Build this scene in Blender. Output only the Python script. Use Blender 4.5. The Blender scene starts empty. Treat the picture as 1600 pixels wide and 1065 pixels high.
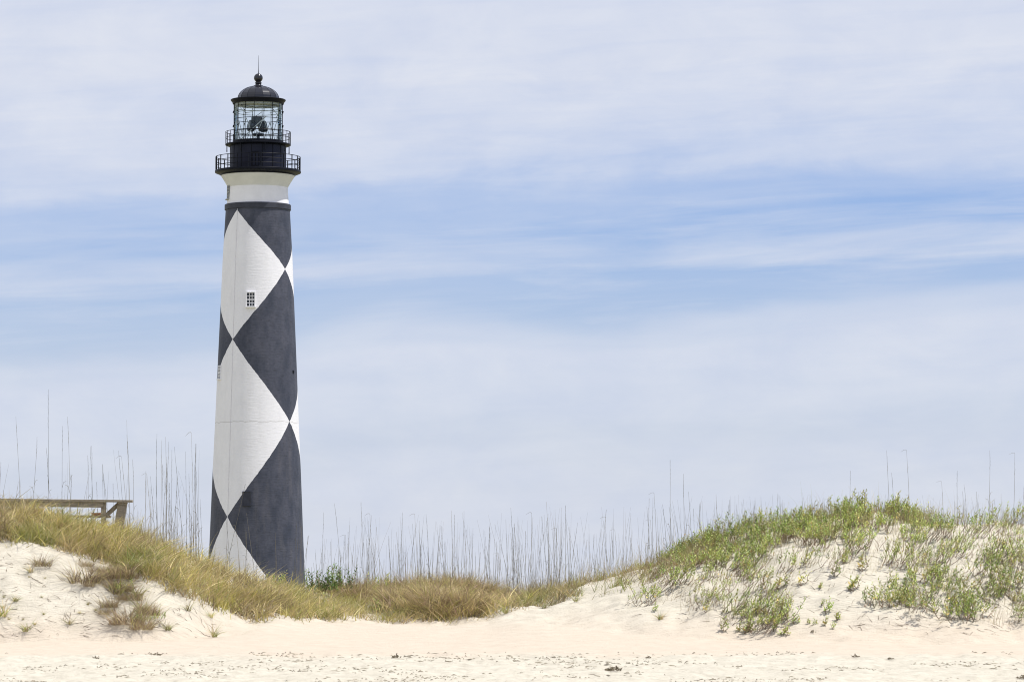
import bpy, math, random
import numpy as np
from mathutils import Vector, Matrix

R = math.radians
rng = np.random.default_rng(7)
rnd = random.Random(11)
C = bpy.context.scene.collection
sc = bpy.context.scene

# ------------------------------------------------------------------ camera
F = 6400.0                      # focal length in pixels of a 1600 px wide picture
CAM = (0.0, 0.0, 1.8)
PITCH = math.atan((942 - 532.5) / F)
cp, sp = math.cos(PITCH), math.sin(PITCH)
cam_d = bpy.data.cameras.new('camera')
cam_d.sensor_width = 36.0
cam_d.lens = 36.0 * F / 1600
cam_d.clip_start = 0.5
cam_d.clip_end = 30000
cam = bpy.data.objects.new('camera', cam_d)
C.objects.link(cam)
cam.location = CAM
cam.rotation_euler = (R(90) + PITCH, 0, 0)
sc.camera = cam

def zat(py, Y):                 # height of a point at ground distance Y that shows at row py
    s = (532.5 - py) / F
    return CAM[2] + Y * (sp + s * cp) / (cp - s * sp)
def xat(px, Y, z=1.8):
    return (px - 800) / F * (Y * cp + (z - CAM[2]) * sp)
def proj(X, Y, z):
    d = Y * cp + (z - CAM[2]) * sp
    return 800 + F * X / d, 532.5 - F * ((z - CAM[2]) * cp - Y * sp) / d

# ------------------------------------------------------------------ helpers
def tag(o, label=None, cat=None, group=None, kind=None):
    if label: o['label'] = label
    if cat: o['category'] = cat
    if group: o['group'] = group
    if kind: o['kind'] = kind
    return o
def empty(name, loc, label, cat, group=None, rz=0.0):
    o = bpy.data.objects.new(name, None); C.objects.link(o)
    o.location = loc; o.rotation_euler = (0, 0, rz); o.empty_display_size = 0.3
    return tag(o, label, cat, group)
def child(o, parent):
    o.parent = parent
    return o
def copy_tree(o, parent=None):
    c = o.copy(); C.objects.link(c)
    c.parent = parent
    for ch in list(o.children): copy_tree(ch, c)
    return c

class MB:
    def __init__(s): s.v = []; s.f = []; s.m = []
    def box(s, c, d, rot=None):
        i = len(s.v)
        for sx in (-.5, .5):
            for sy in (-.5, .5):
                for sz in (-.5, .5):
                    p = Vector((sx*d[0], sy*d[1], sz*d[2]))
                    if rot is not None: p = rot @ p
                    s.v.append((p.x+c[0], p.y+c[1], p.z+c[2]))
        s.f += [(i, i+1, i+3, i+2), (i+4, i+6, i+7, i+5), (i, i+4, i+5, i+1), (i+2, i+3, i+7, i+6), (i, i+2, i+6, i+4), (i+1, i+5, i+7, i+3)]
    def tube(s, pts, rad, n=4, cap=True):
        pts = [Vector(p) for p in pts]
        if not hasattr(rad, '__len__'): rad = [rad] * len(pts)
        base = len(s.v)
        for k, p in enumerate(pts):
            t = (pts[min(k+1, len(pts)-1)] - pts[max(k-1, 0)]).normalized()
            a = t.cross(Vector((0.13, 0.97, 0.2))).normalized()
            b = t.cross(a)
            for j in range(n):
                q = 2*math.pi*j/n
                w = p + rad[k]*(math.cos(q)*a + math.sin(q)*b)
                s.v.append((w.x, w.y, w.z))
        for k in range(len(pts)-1):
            for j in range(n):
                a0 = base+k*n+j; a1 = base+k*n+(j+1) % n
                s.f.append((a0, a1, a1+n, a0+n))
        if cap:
            s.f.append(tuple(base+j for j in reversed(range(n))))
            s.f.append(tuple(base+(len(pts)-1)*n+j for j in range(n)))
    def ring(s, r, z, rad, n=64, k=6):           # a torus
        base = len(s.v)
        for i in range(n):
            a = 2*math.pi*i/n
            for j in range(k):
                q = 2*math.pi*j/k
                rr = r + rad*math.cos(q)
                s.v.append((rr*math.cos(a), rr*math.sin(a), z + rad*math.sin(q)))
        for i in range(n):
            for j in range(k):
                s.f.append((base+i*k+j, base+((i+1) % n)*k+j, base+((i+1) % n)*k+(j+1) % k, base+i*k+(j+1) % k))
    def lathe(s, prof, n=96, a0=0.0, close=False):
        base = len(s.v); m = len(prof)
        for i in range(n):
            a = a0 + 2*math.pi*i/n
            for r, z in prof: s.v.append((r*math.cos(a), r*math.sin(a), z))
        for i in range(n):
            for j in range(m-1 if not close else m):
                s.f.append((base+i*m+j, base+((i+1) % n)*m+j, base+((i+1) % n)*m+(j+1) % m, base+i*m+(j+1) % m))
    def build(s, name, mat, parent=None, smooth=False, loc=None):
        me = bpy.data.meshes.new(name)
        me.from_pydata(s.v, [], s.f); me.validate(); me.update()
        if mat: me.materials.append(mat)
        if smooth:
            me.polygons.foreach_set('use_smooth', [True]*len(me.polygons))
            me.set_sharp_from_angle(angle=R(35))
        o = bpy.data.objects.new(name, me); C.objects.link(o)
        if parent: o.parent = parent
        if loc: o.location = loc
        return o

def np_mesh(name, V, Fq, mat, col=None, parent=None, smooth=False):
    me = bpy.data.meshes.new(name)
    me.vertices.add(len(V)); me.vertices.foreach_set('co', np.asarray(V, np.float32).ravel())
    k = Fq.shape[1]
    me.loops.add(Fq.size); me.loops.foreach_set('vertex_index', Fq.astype(np.int32).ravel())
    me.polygons.add(len(Fq)); me.polygons.foreach_set('loop_start', np.arange(0, Fq.size, k, dtype=np.int32))
    if smooth: me.polygons.foreach_set('use_smooth', np.ones(len(Fq), bool))
    me.update(calc_edges=True)
    if col is not None:
        at = me.color_attributes.new('tint', 'FLOAT_COLOR', 'POINT')
        c4 = np.ones((len(V), 4), np.float32); c4[:, :3] = col
        at.data.foreach_set('color', c4.ravel())
    if mat: me.materials.append(mat)
    o = bpy.data.objects.new(name, me); C.objects.link(o)
    if parent: o.parent = parent
    return o

# ------------------------------------------------------------------ material helpers
def new_mat(name):
    m = bpy.data.materials.new(name); m.use_nodes = True
    nt = m.node_tree; nt.nodes.clear()
    out = nt.nodes.new('ShaderNodeOutputMaterial')
    b = nt.nodes.new('ShaderNodeBsdfPrincipled')
    nt.links.new(b.outputs[0], out.inputs[0])
    return m, nt, b, out
def N(nt, t, **kw):
    n = nt.nodes.new(t)
    for k, v in kw.items():
        if k.startswith('i_'):
            key = k[2:]
            key = int(key) if key.isdigit() else key.replace('_', ' ')
            s = n.inputs[key]
            if isinstance(v, bpy.types.NodeSocket): nt.links.new(v, s)
            else: s.default_value = v
        else: setattr(n, k, v)
    return n
def M_(nt, op, a, b=None, c=None, clamp=False):
    n = nt.nodes.new('ShaderNodeMath'); n.operation = op; n.use_clamp = clamp
    for i, x in enumerate((a, b, c)):
        if x is None: continue
        if isinstance(x, bpy.types.NodeSocket): nt.links.new(x, n.inputs[i])
        else: n.inputs[i].default_value = x
    return n.outputs[0]
def ramp(nt, fac, stops, interp='LINEAR'):
    n = nt.nodes.new('ShaderNodeValToRGB'); n.color_ramp.interpolation = interp
    e = n.color_ramp.elements
    while len(e) < len(stops): e.new(0.5)
    for k, (p, c) in enumerate(stops):
        e[k].position = p
        e[k].color = (c, c, c, 1) if not hasattr(c, '__len__') else (*c, 1)
    nt.links.new(fac, n.inputs[0])
    return n.outputs[0]
def mixc(nt, fac, a, b, blend='MIX'):
    n = nt.nodes.new('ShaderNodeMix'); n.data_type = 'RGBA'; n.blend_type = blend; n.clamp_factor = True
    for s, x in ((n.inputs[0], fac), (n.inputs[6], a), (n.inputs[7], b)):
        if isinstance(x, bpy.types.NodeSocket): nt.links.new(x, s)
        elif hasattr(x, '__len__'): s.default_value = (*x, 1)
        else: s.default_value = x
    return n.outputs[2]
def mapping(nt, vec, scale=(1, 1, 1), loc=(0, 0, 0)):
    n = N(nt, 'ShaderNodeMapping', i_Vector=vec); n.inputs['Scale'].default_value = scale; n.inputs['Location'].default_value = loc
    return n.outputs[0]
def noise(nt, vec, scale, detail=4, rough=0.55, dist=0.0):
    n = N(nt, 'ShaderNodeTexNoise', i_Vector=vec, i_Scale=scale, i_Detail=detail, i_Roughness=rough, i_Distortion=dist)
    return n.outputs[0]
def bump(nt, h, dist, strength=1.0, nrm=None):
    n = N(nt, 'ShaderNodeBump', i_Height=h, i_Distance=dist, i_Strength=strength)
    if nrm is not None: nt.links.new(nrm, n.inputs['Normal'])
    return n.outputs[0]

def simple(name, col, rough=0.6, metal=0.0, var=0.15, scale=3.0, spec=0.5):
    m, nt, b, out = new_mat(name)
    tc = N(nt, 'ShaderNodeTexCoord').outputs['Object']
    f = noise(nt, tc, scale, 5)
    f = ramp(nt, f, [(0.3, 0.0), (0.7, 1.0)])
    lo = tuple(c*(1-var) for c in col); hi = tuple(min(1, c*(1+var)) for c in col)
    nt.links.new(mixc(nt, f, lo, hi), b.inputs['Base Color'])
    b.inputs['Roughness'].default_value = rough; b.inputs['Metallic'].default_value = metal
    b.inputs['Specular IOR Level'].default_value = spec
    return m

def foliage_mat(name, trans=0.3, rough=0.6, k=1.0):
    m, nt, b, out = new_mat(name)
    at = N(nt, 'ShaderNodeAttribute', attribute_name='tint')
    oi = N(nt, 'ShaderNodeObjectInfo')
    f = ramp(nt, oi.outputs['Random'], [(0, 0.78), (1, 1.18)])
    c = mixc(nt, 1.0, at.outputs['Color'], f, 'MULTIPLY')
    nt.links.new(c, b.inputs['Base Color'])
    b.inputs['Roughness'].default_value = rough
    b.inputs['Specular IOR Level'].default_value = 0.35
    t = N(nt, 'ShaderNodeBsdfTranslucent'); nt.links.new(c, t.inputs[0])
    mx = N(nt, 'ShaderNodeMixShader', i_0=trans)
    nt.links.new(b.outputs[0], mx.inputs[1]); nt.links.new(t.outputs[0], mx.inputs[2])
    nt.links.new(mx.outputs[0], out.inputs[0])
    return m

# ------------------------------------------------------------------ light and sky
SUN_EL, SUN_AZ = 66.0, 79.0        # elevation; angle to the right of the direction towards the camera
sun_v = Vector((math.cos(R(SUN_EL))*math.sin(R(SUN_AZ)), -math.cos(R(SUN_EL))*math.cos(R(SUN_AZ)), math.sin(R(SUN_EL))))
sd = bpy.data.lights.new('sun', 'SUN'); sd.energy = 4.85; sd.angle = R(0.53); sd.color = (1.0, 0.965, 0.90)
sun = bpy.data.objects.new('sun', sd); C.objects.link(sun)
sun.rotation_euler = (-sun_v).to_track_quat('-Z', 'Y').to_euler()
sun.location = (30, 20, 60)

w = bpy.data.worlds.new('World'); sc.world = w; w.use_nodes = True
nt = w.node_tree; nt.nodes.clear()
wo = nt.nodes.new('ShaderNodeOutputWorld')
bg = nt.nodes.new('ShaderNodeBackground')
sky = nt.nodes.new('ShaderNodeTexSky'); sky.sky_type = 'NISHITA'; sky.sun_disc = False
sky.sun_elevation = R(SUN_EL); sky.sun_rotation = math.atan2(sun_v.x, sun_v.y)
sky.air_density = 1.0; sky.dust_density = 0.6; sky.ozone_density = 2.2
tc = nt.nodes.new('ShaderNodeTexCoord').outputs['Generated']
sx = N(nt, 'ShaderNodeSeparateXYZ', i_0=tc)
X, Y, Z = sx.outputs
hor = M_(nt, 'SQRT', M_(nt, 'ADD', M_(nt, 'MULTIPLY', X, X), M_(nt, 'MULTIPLY', Y, Y)))
elev = M_(nt, 'MULTIPLY', M_(nt, 'ARCTAN2', Z, hor), 57.2958)       # degrees above the horizon
azim = M_(nt, 'MULTIPLY', M_(nt, 'ARCTAN2', X, Y), 57.2958)         # degrees right of north
cv = N(nt, 'ShaderNodeCombineXYZ', i_0=azim, i_1=elev, i_2=0.0).outputs[0]
# long wisps drawn out sideways, rising gently to the right
tilt = M_(nt, 'MULTIPLY_ADD', azim, -0.045, elev)
cw = N(nt, 'ShaderNodeCombineXYZ', i_0=azim, i_1=tilt, i_2=0.0).outputs[0]
n1 = noise(nt, mapping(nt, cw, (0.13, 0.75, 1), (3.1, 5.2, 0)), 1.0, 5, 0.55, 0.6)
n2 = noise(nt, mapping(nt, cw, (0.30, 3.2, 1), (8.0, 1.2, 0)), 1.0, 6, 0.6, 0.4)
n3 = noise(nt, mapping(nt, cv, (0.55, 1.1, 1), (0.5, 9.2, 0)), 1.0, 5, 0.6, 0.3)
# bands of cloud over elevation, edges broken by the noise
wob1 = M_(nt, 'ADD', M_(nt, 'MULTIPLY', M_(nt, 'SUBTRACT', n1, 0.5), 1.7), M_(nt, 'MULTIPLY', M_(nt, 'SUBTRACT', n3, 0.5), 0.5))
e_up = M_(nt, 'ADD', M_(nt, 'MULTIPLY_ADD', azim, -0.045, elev), wob1)
edge = ramp(nt, M_(nt, 'MULTIPLY_ADD', azim, 1/16.0, 0.5), [(0.05, 0.33), (0.25, 0.35), (0.31, 0.36), (0.40, 0.425), (0.56, 0.385), (0.62, 0.395), (0.95, 0.43)], 'B_SPLINE')
e_lo = M_(nt, 'ADD', M_(nt, 'SUBTRACT', elev, M_(nt, 'MULTIPLY', edge, 10.0)), M_(nt, 'MULTIPLY', wob1, 0.55))
up = ramp(nt, M_(nt, 'DIVIDE', e_up, 10.0), [(0.50, 0.0), (0.56, 0.28), (0.605, 0.66), (0.66, 0.84), (0.78, 1.0), (0.9, 0.93)], 'EASE')
dn = ramp(nt, M_(nt, 'MULTIPLY_ADD', e_lo, 0.1, 0.5), [(0.10, 0.88), (0.27, 0.80), (0.34, 0.66), (0.40, 0.78), (0.46, 0.82), (0.48, 0.66), (0.525, 0.18), (0.59, 0.0)], 'EASE')
st = ramp(nt, M_(nt, 'MULTIPLY_ADD', M_(nt, 'ADD', M_(nt, 'MULTIPLY_ADD', azim, -0.035, elev), M_(nt, 'MULTIPLY', wob1, 0.35)), 0.1, 0.0), [(0.445, 0.0), (0.468, 0.50), (0.485, 0.34), (0.51, 0.0)], 'EASE')
wisp = ramp(nt, M_(nt, 'ADD', M_(nt, 'MULTIPLY', n2, 0.65), M_(nt, 'MULTIPLY', n1, 0.35)), [(0.36, 0.0), (0.66, 0.60)])
wisp = M_(nt, 'MULTIPLY', wisp, M_(nt, 'MULTIPLY_ADD', azim, 0.02, 0.62, clamp=True))
cl = M_(nt, 'MAXIMUM', M_(nt, 'MAXIMUM', up, dn), M_(nt, 'ADD', wisp, M_(nt, 'MULTIPLY', st, 0.7)))
cl = M_(nt, 'ADD', cl, M_(nt, 'MULTIPLY', M_(nt, 'SUBTRACT', n2, 0.5), M_(nt, 'MULTIPLY_ADD', M_(nt, 'SUBTRACT', 1.0, dn), 0.35, 0.15)), clamp=True)
hi = ramp(nt, M_(nt, 'DIVIDE', elev, 90.0), [(0.08, 0.0), (0.16, 1.0)])
open_ = ramp(nt, noise(nt, mapping(nt, tc, (1.5, 1.5, 4)), 1.6, 6), [(0.34, 0.15), (0.60, 0.95)])
fac = M_(nt, 'ADD', M_(nt, 'MULTIPLY', cl, M_(nt, 'SUBTRACT', 1.0, hi)), M_(nt, 'MULTIPLY', open_, hi))
tint = mixc(nt, 1.0, sky.outputs[0], (0.72, 0.775, 1.08), 'MULTIPLY')
cloudc = mixc(nt, ramp(nt, n3, [(0.3, 0.0), (0.7, 1.0)]), (5.25, 5.65, 6.7), (6.0, 6.25, 6.95))
veil = M_(nt, 'MULTIPLY_ADD', azim, -0.018, 0.07, clamp=True)
skyc = mixc(nt, M_(nt, 'ADD', fac, M_(nt, 'MULTIPLY', veil, M_(nt, 'SUBTRACT', 1.0, fac))), tint, cloudc)
nt.links.new(skyc, bg.inputs[0]); bg.inputs[1].default_value = 0.125
nt.links.new(bg.outputs[0], wo.inputs[0])
vs = sc.view_settings; vs.view_transform = 'Standard'; vs.look = 'None'; vs.exposure = 0.0; vs.gamma = 1.0
sc.render.engine = 'CYCLES'
sc.cycles.max_bounces = 8; sc.cycles.transparent_max_bounces = 12
sc.cycles.use_denoising = True; sc.cycles.denoising_prefilter = 'ACCURATE'; sc.cycles.filter_width = 1.05; sc.cycles.use_adaptive_sampling = False

# ------------------------------------------------------------------ terrain
def table(s):
    a = np.array(s, float); return lambda u, k: np.interp(u, a[:, 0], a[:, k])
crest = table([(-600, 790, 103), (-100, 800, 103), (0, 799, 103), (60, 803, 103), (100, 812, 103), (200, 840, 103.2), (250, 858, 103.6), (300, 882, 104.2), (350, 904, 105),
               (400, 920, 106), (450, 931, 107), (500, 936, 108.3), (560, 932, 109), (650, 925, 109), (750, 932, 109), (800, 937, 109), (850, 934, 108.6), (900, 924, 108.2),
               (950, 913, 107.8), (1000, 899, 107.4), (1050, 878, 107.2), (1100, 858, 107), (1150, 844, 107), (1200, 832, 107), (1250, 822, 107), (1300, 815, 107),
               (1350, 812, 107), (1400, 813, 107), (1450, 814, 107), (1500, 812, 107), (1550, 810, 107), (1600, 815, 107), (1700, 826, 107), (2200, 830, 107)])
toe = table([(-600, 1003, 97), (0, 1003, 97), (250, 1000, 97), (350, 991, 98.2), (420, 980, 100.4), (480, 972, 102.8), (600, 971, 103.8), (700, 974, 103.8),
             (760, 971, 103.6), (800, 968, 102.6), (850, 975, 100.8), (950, 985, 99.4), (1000, 990, 98.6), (1100, 998, 97.6), (1250, 1000, 97), (1600, 1003, 97), (2200, 1003, 97)])
_perm = np.random.default_rng(3).random((256, 256))
def vnoise(x, y, s, ox=0.0):
    x = x/s+ox; y = y/s+ox*1.7
    xi = np.floor(x).astype(int); yi = np.floor(y).astype(int)
    fx = x-xi; fy = y-yi
    fx = fx*fx*(3-2*fx); fy = fy*fy*(3-2*fy)
    g = lambda i, j: _perm[i & 255, j & 255]
    return (g(xi, yi)*(1-fx)+g(xi+1, yi)*fx)*(1-fy)+(g(xi, yi+1)*(1-fx)+g(xi+1, yi+1)*fx)*fy - 0.5
def sstep(a, b, x):
    t = np.clip((x-a)/(b-a), 0, 1); return t*t*(3-2*t)
def zpy(py, Yv): 
    s = (532.5-py)/F
    return CAM[2]+Yv*(sp+s*cp)/(cp-s*sp)
def height(X, Y, fine=True):
    X = np.asarray(X, float); Y = np.asarray(Y, float)
    Yc_ = np.clip(Y, 80, 125)
    u = 800+F*X/Yc_
    Yc = crest(u, 2) + vnoise(X, X*0+3, 2.5, 4.0)*1.0
    zc = zpy(crest(u, 1), Yc)
    Yt = toe(u, 2) + vnoise(X, X*0+3, 1.8, 9.0)*0.8
    zt = zpy(toe(u, 1), Yt)
    t = np.clip((Y-Yt)/(Yc-Yt), 0, 1)
    up = zt+(zc-zt)*(0.80*(1-(1-t)**1.55)+0.20*t)
    z85 = zpy(1066, 85.0); z93 = zpy(1022, 93.0)
    be = np.interp(Y, [0, 60, 79, 85, 93], [0, 0, 0.02, z85, z93])
    tb = np.clip((Y-93)/(Yt-93), 0, 1)
    be = np.where(Y > 93, z93+(zt-z93)*(0.75*tb+0.25*tb*tb), be)
    z = np.where(Y < Yt, be, up)
    back = sstep(0, 9, Y-Yc)
    z = np.where(Y > Yc, zc*(1-back)+(0.9+0.8*vnoise(X, Y, 14, 2.0)*(Y < 900))*back, z)
    slope = sstep(-1.0, 1.2, Y-Yt)*(1-sstep(0, 6, Y-Yc)*0.5)*(Y < 140)
    z = z+slope*(0.30*vnoise(X, Y, 1.6, 1.3)+0.17*vnoise(X, Y, 0.7, 5.1)+0.085*vnoise(X, Y, 0.33, 7.7))
    if fine:
        smooth = sstep(92.5, 94.5, Y)*(1-sstep(-0.8, 0.8, Y-Yt))
        churn = (1-smooth)*(Y > 70)*(Y < 140)
        z = z+(0.022+0.05*churn)*vnoise(X, Y, 0.55, 6.3)*(Y < 140)+churn*(0.075*vnoise(X, Y, 0.27, 8.9)+0.05*(Y<94)*np.minimum(vnoise(X, Y, 0.4, 2.9), -0.1))
    return z

def axis(core, step, far, grow=1.25):
    a, b = core
    c = list(np.arange(a, b+step/2, step))
    s = step; x = c[-1]
    while x < far[1]:
        s *= grow; x += s; c.append(x)
    s = step; x = c[0]
    while x > far[0]:
        s *= grow; x -= s; c.insert(0, x)
    return np.array(c)
gx = axis((-15.5, 15.5), 0.085, (-6000, 6000))
gy = axis((83.5, 112), 0.085, (-300, 9000))
GX, GY = np.meshgrid(gx, gy)
GZ = height(GX, GY)
nx, ny = len(gx), len(gy)
V = np.stack([GX.ravel(), GY.ravel(), GZ.ravel()], 1)
ii = (np.arange(ny-1)[:, None]*nx+np.arange(nx-1)[None, :]).ravel()
Fq = np.stack([ii, ii+1, ii+1+nx, ii+nx], 1)

m, nt, b, out = new_mat('sand')
geo = N(nt, 'ShaderNodeNewGeometry').outputs['Position']
sep = N(nt, 'ShaderNodeSeparateXYZ', i_0=geo)
nA = noise(nt, geo, 0.35, 5, 0.55)
nB = noise(nt, geo, 3.0, 5, 0.6)
nC = noise(nt, geo, 16.0, 4, 0.65)
yy = M_(nt, 'ADD', sep.outputs[1], M_(nt, 'MULTIPLY', M_(nt, 'SUBTRACT', nA, 0.5), 4.5))
zz = M_(nt, 'ADD', sep.outputs[2], M_(nt, 'MULTIPLY', M_(nt, 'SUBTRACT', nA, 0.5), 0.7))
peach = M_(nt, 'MULTIPLY', ramp(nt, M_(nt, 'DIVIDE', M_(nt, 'SUBTRACT', yy, 90.0), 10.0), [(0.20, 0.0), (0.36, 1.0)]),
           ramp(nt, M_(nt, 'DIVIDE', zz, 4.0), [(0.25, 1.0), (0.42, 0.12)]))
white = mixc(nt, ramp(nt, nB, [(0.3, 0), (0.7, 1)]), (0.51, 0.47, 0.385), (0.62, 0.575, 0.48))
damp = mixc(nt, ramp(nt, nB, [(0.25, 0), (0.75, 1)]), (0.55, 0.46, 0.365), (0.60, 0.51, 0.41))
c = mixc(nt, M_(nt, 'MULTIPLY', peach, 0.75), white, damp)
# dark grains and bits of shell and weed on the churned foreshore
grit = ramp(nt, nC, [(0.63, 0.0), (0.70, 1.0)])
fore = ramp(nt, M_(nt, 'DIVIDE', M_(nt, 'SUBTRACT', yy, 88.0), 10.0), [(0.42, 1.0), (0.56, 0.0)])
c = mixc(nt, M_(nt, 'MULTIPLY', M_(nt, 'MULTIPLY', grit, fore), 0.6), c, (0.36, 0.33, 0.27))
blo = ramp(nt, noise(nt, mapping(nt, geo, (1.0, 0.55, 1.0)), 4.5, 5, 0.65), [(0.52, 0.0), (0.66, 1.0)])
c = mixc(nt, M_(nt, 'MULTIPLY', M_(nt, 'MULTIPLY', blo, fore), 0.55), c, (0.40, 0.36, 0.29))
farg = ramp(nt, M_(nt, 'DIVIDE', sep.outputs[1], 400.0), [(0.30, 0.0), (0.36, 1.0)])
gr = ramp(nt, noise(nt, geo, 0.12, 6, 0.7), [(0.35, 0.0), (0.55, 1.0)])
c = mixc(nt, M_(nt, 'MULTIPLY', farg, gr), c, (0.16, 0.17, 0.07))
nt.links.new(c, b.inputs['Base Color'])
b.inputs['Roughness'].default_value = 0.95; b.inputs['Specular IOR Level'].default_value = 0.15
rip = noise(nt, mapping(nt, geo, (1.2, 5.5, 3.0)), 1.6, 5, 0.6, 0.5)
h = M_(nt, 'ADD', M_(nt, 'MULTIPLY', rip, 0.7), M_(nt, 'ADD', M_(nt, 'MULTIPLY', nC, 0.3), M_(nt, 'MULTIPLY', noise(nt, geo, 45.0, 3, 0.7), 0.12)))
nt.links.new(bump(nt, h, 0.09, 1.0), b.inputs['Normal'])
SAND = m
g = np_mesh('sand_ground', V, Fq, SAND, smooth=True)
tag(g, 'pale cream sand of the beach and the dunes', None, None, 'structure')

def Hs(x, y): return float(height(np.array([x]), np.array([y]))[0])
_ys = np.arange(84, 112, 0.05)
def ground_at(px, py):
    """nearest point of the ground seen at that pixel"""
    X = (px-800)/F*_ys*cp
    Z = height(X, _ys)
    d = _ys*cp+(Z-CAM[2])*sp
    yp = 532.5-F*((Z-CAM[2])*cp-_ys*sp)/d
    k = np.argmax(yp <= py)
    if yp[k] > py: k = int(np.argmin(yp))
    Yv = _ys[k]
    x = xat(px, Yv, Z[k])
    return x, Yv, Hs(x, Yv)
def crest_Y(u): return float(crest(np.array([u]), 2)[0])

# ------------------------------------------------------------------ the lighthouse
TY = 400.0
TX = xat(400.4, TY)
def tz(py): return zat(py, TY)
def tr(r, py=500): return r*(TY*cp+(tz(py)-1.8)*sp)/F
BASE = 0.55
def lz(py): return tz(py)-BASE
light = empty('lighthouse', (TX, TY, BASE), 'tall tapering lighthouse painted with black and white diamonds, black gallery and glazed lantern on top', 'lighthouse')
AZ0 = math.atan2(-TY, -TX)                   # world angle that faces the camera; image angle a (right positive) -> AZ0 + a

# painted masonry
m, nt, b, out = new_mat('painted_brick')
uv = N(nt, 'ShaderNodeUVMap', uv_map='paint').outputs[0]
oc = N(nt, 'ShaderNodeTexCoord').outputs['Object']
su = N(nt, 'ShaderNodeSeparateXYZ', i_0=uv)
wob = M_(nt, 'MULTIPLY', M_(nt, 'SUBTRACT', noise(nt, oc, 1.8, 5), 0.5), 0.032)
A = M_(nt, 'PINGPONG', M_(nt, 'ADD', su.outputs[0], wob), 1.0)
B = M_(nt, 'SUBTRACT', 1.0, M_(nt, 'PINGPONG', su.outputs[1], 1.0))
isw = M_(nt, 'MULTIPLY', M_(nt, 'LESS_THAN', M_(nt, 'ADD', A, B), 1.0), M_(nt, 'GREATER_THAN', su.outputs[1], 0.0))
mot = noise(nt, mapping(nt, oc, (1, 1, 0.5)), 0.9, 7, 0.65)
fine = noise(nt, mapping(nt, oc, (0.7, 0.7, 2.2)), 3.2, 6, 0.7)
low = ramp(nt, M_(nt, 'DIVIDE', N(nt, 'ShaderNodeSeparateXYZ', i_0=oc).outputs[2], 40.0), [(0.0, 1.0), (0.55, 0.15)])
black = mixc(nt, ramp(nt, mot, [(0.36, 0), (0.64, 1)]), (0.042, 0.049, 0.072), (0.080, 0.084, 0.112))
black = mixc(nt, M_(nt, 'MULTIPLY', ramp(nt, noise(nt, mapping(nt, oc, (1, 1, 0.16)), 1.1, 6, 0.65), [(0.5, 0), (0.75, 1)]), M_(nt, 'MULTIPLY', low, 0.8)), black, (0.135, 0.125, 0.13))
black = mixc(nt, M_(nt, 'MULTIPLY', ramp(nt, fine, [(0.50, 0), (0.66, 1)]), 0.5), black, (0.03, 0.032, 0.04))
whitep = mixc(nt, ramp(nt, mot, [(0.25, 0), (0.7, 1)]), (0.785, 0.772, 0.80), (0.85, 0.838, 0.86))
streak = ramp(nt, noise(nt, mapping(nt, oc, (1, 1, 0.1)), 1.6, 5, 0.6), [(0.52, 0), (0.8, 1)])
whitep = mixc(nt, M_(nt, 'MULTIPLY', streak, 0.18), whitep, (0.60, 0.58, 0.55))
# hairline crack running round at one level
crk = M_(nt, 'ABSOLUTE', M_(nt, 'ADD', M_(nt, 'SUBTRACT', su.outputs[1], 3.008), M_(nt, 'MULTIPLY', M_(nt, 'SUBTRACT', noise(nt, mapping(nt, oc, (1, 1, 0)), 0.8, 3), 0.5), 0.05)))
whitep = mixc(nt, M_(nt, 'MULTIPLY', M_(nt, 'LESS_THAN', crk, 0.004), 0.45), whitep, (0.35, 0.33, 0.31))
nt.links.new(mixc(nt, isw, black, whitep), b.inputs['Base Color'])
b.inputs['Roughness'].default_value = 0.62; b.inputs['Specular IOR Level'].default_value = 0.3
course = M_(nt, 'SINE', M_(nt, 'MULTIPLY', N(nt, 'ShaderNodeSeparateXYZ', i_0=oc).outputs[2], 21.0))
hh = M_(nt, 'ADD', M_(nt, 'MULTIPLY', noise(nt, mapping(nt, oc, (0.8, 0.8, 5.0)), 1.6, 5, 0.65), 1.0), M_(nt, 'MULTIPLY', course, 0.012))
nt.links.new(bump(nt, hh, 0.045, 0.45), b.inputs['Normal'])
PAINT = m
WHITE = simple('white_paint', (0.83, 0.82, 0.845), 0.6, var=0.05, scale=1.2)
UNDERLIT = simple('underlit_tone', (0.66, 0.66, 0.65), 0.65, var=0.06, scale=1.0)  # capital's tone: light reflected from below is put into the colour
DARKP = simple('dark_masonry_paint', (0.040, 0.043, 0.058), 0.6, var=0.25, scale=1.2, spec=0.3)
IRON = simple('black_iron', (0.005, 0.006, 0.011), 0.45, var=0.3, scale=2.0, spec=0.12)
NAVY = simple('black_plate', (0.010, 0.012, 0.026), 0.5, var=0.25, scale=0.9, spec=0.18)
DOME = simple('black_gloss_dome', (0.012, 0.012, 0.017), 0.22, var=0.1, scale=0.5, spec=0.6)
PANE = simple('dark_window_glass', (0.02, 0.025, 0.03), 0.12, var=0.3)
GREYP = simple('grey_window_frame', (0.34, 0.34, 0.31), 0.6, var=0.2)
BEACON = simple('beacon_paint', (0.045, 0.06, 0.075), 0.35, var=0.2)
STRUT = simple('pale_strut', (0.55, 0.60, 0.62), 0.4, var=0.1)

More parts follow.
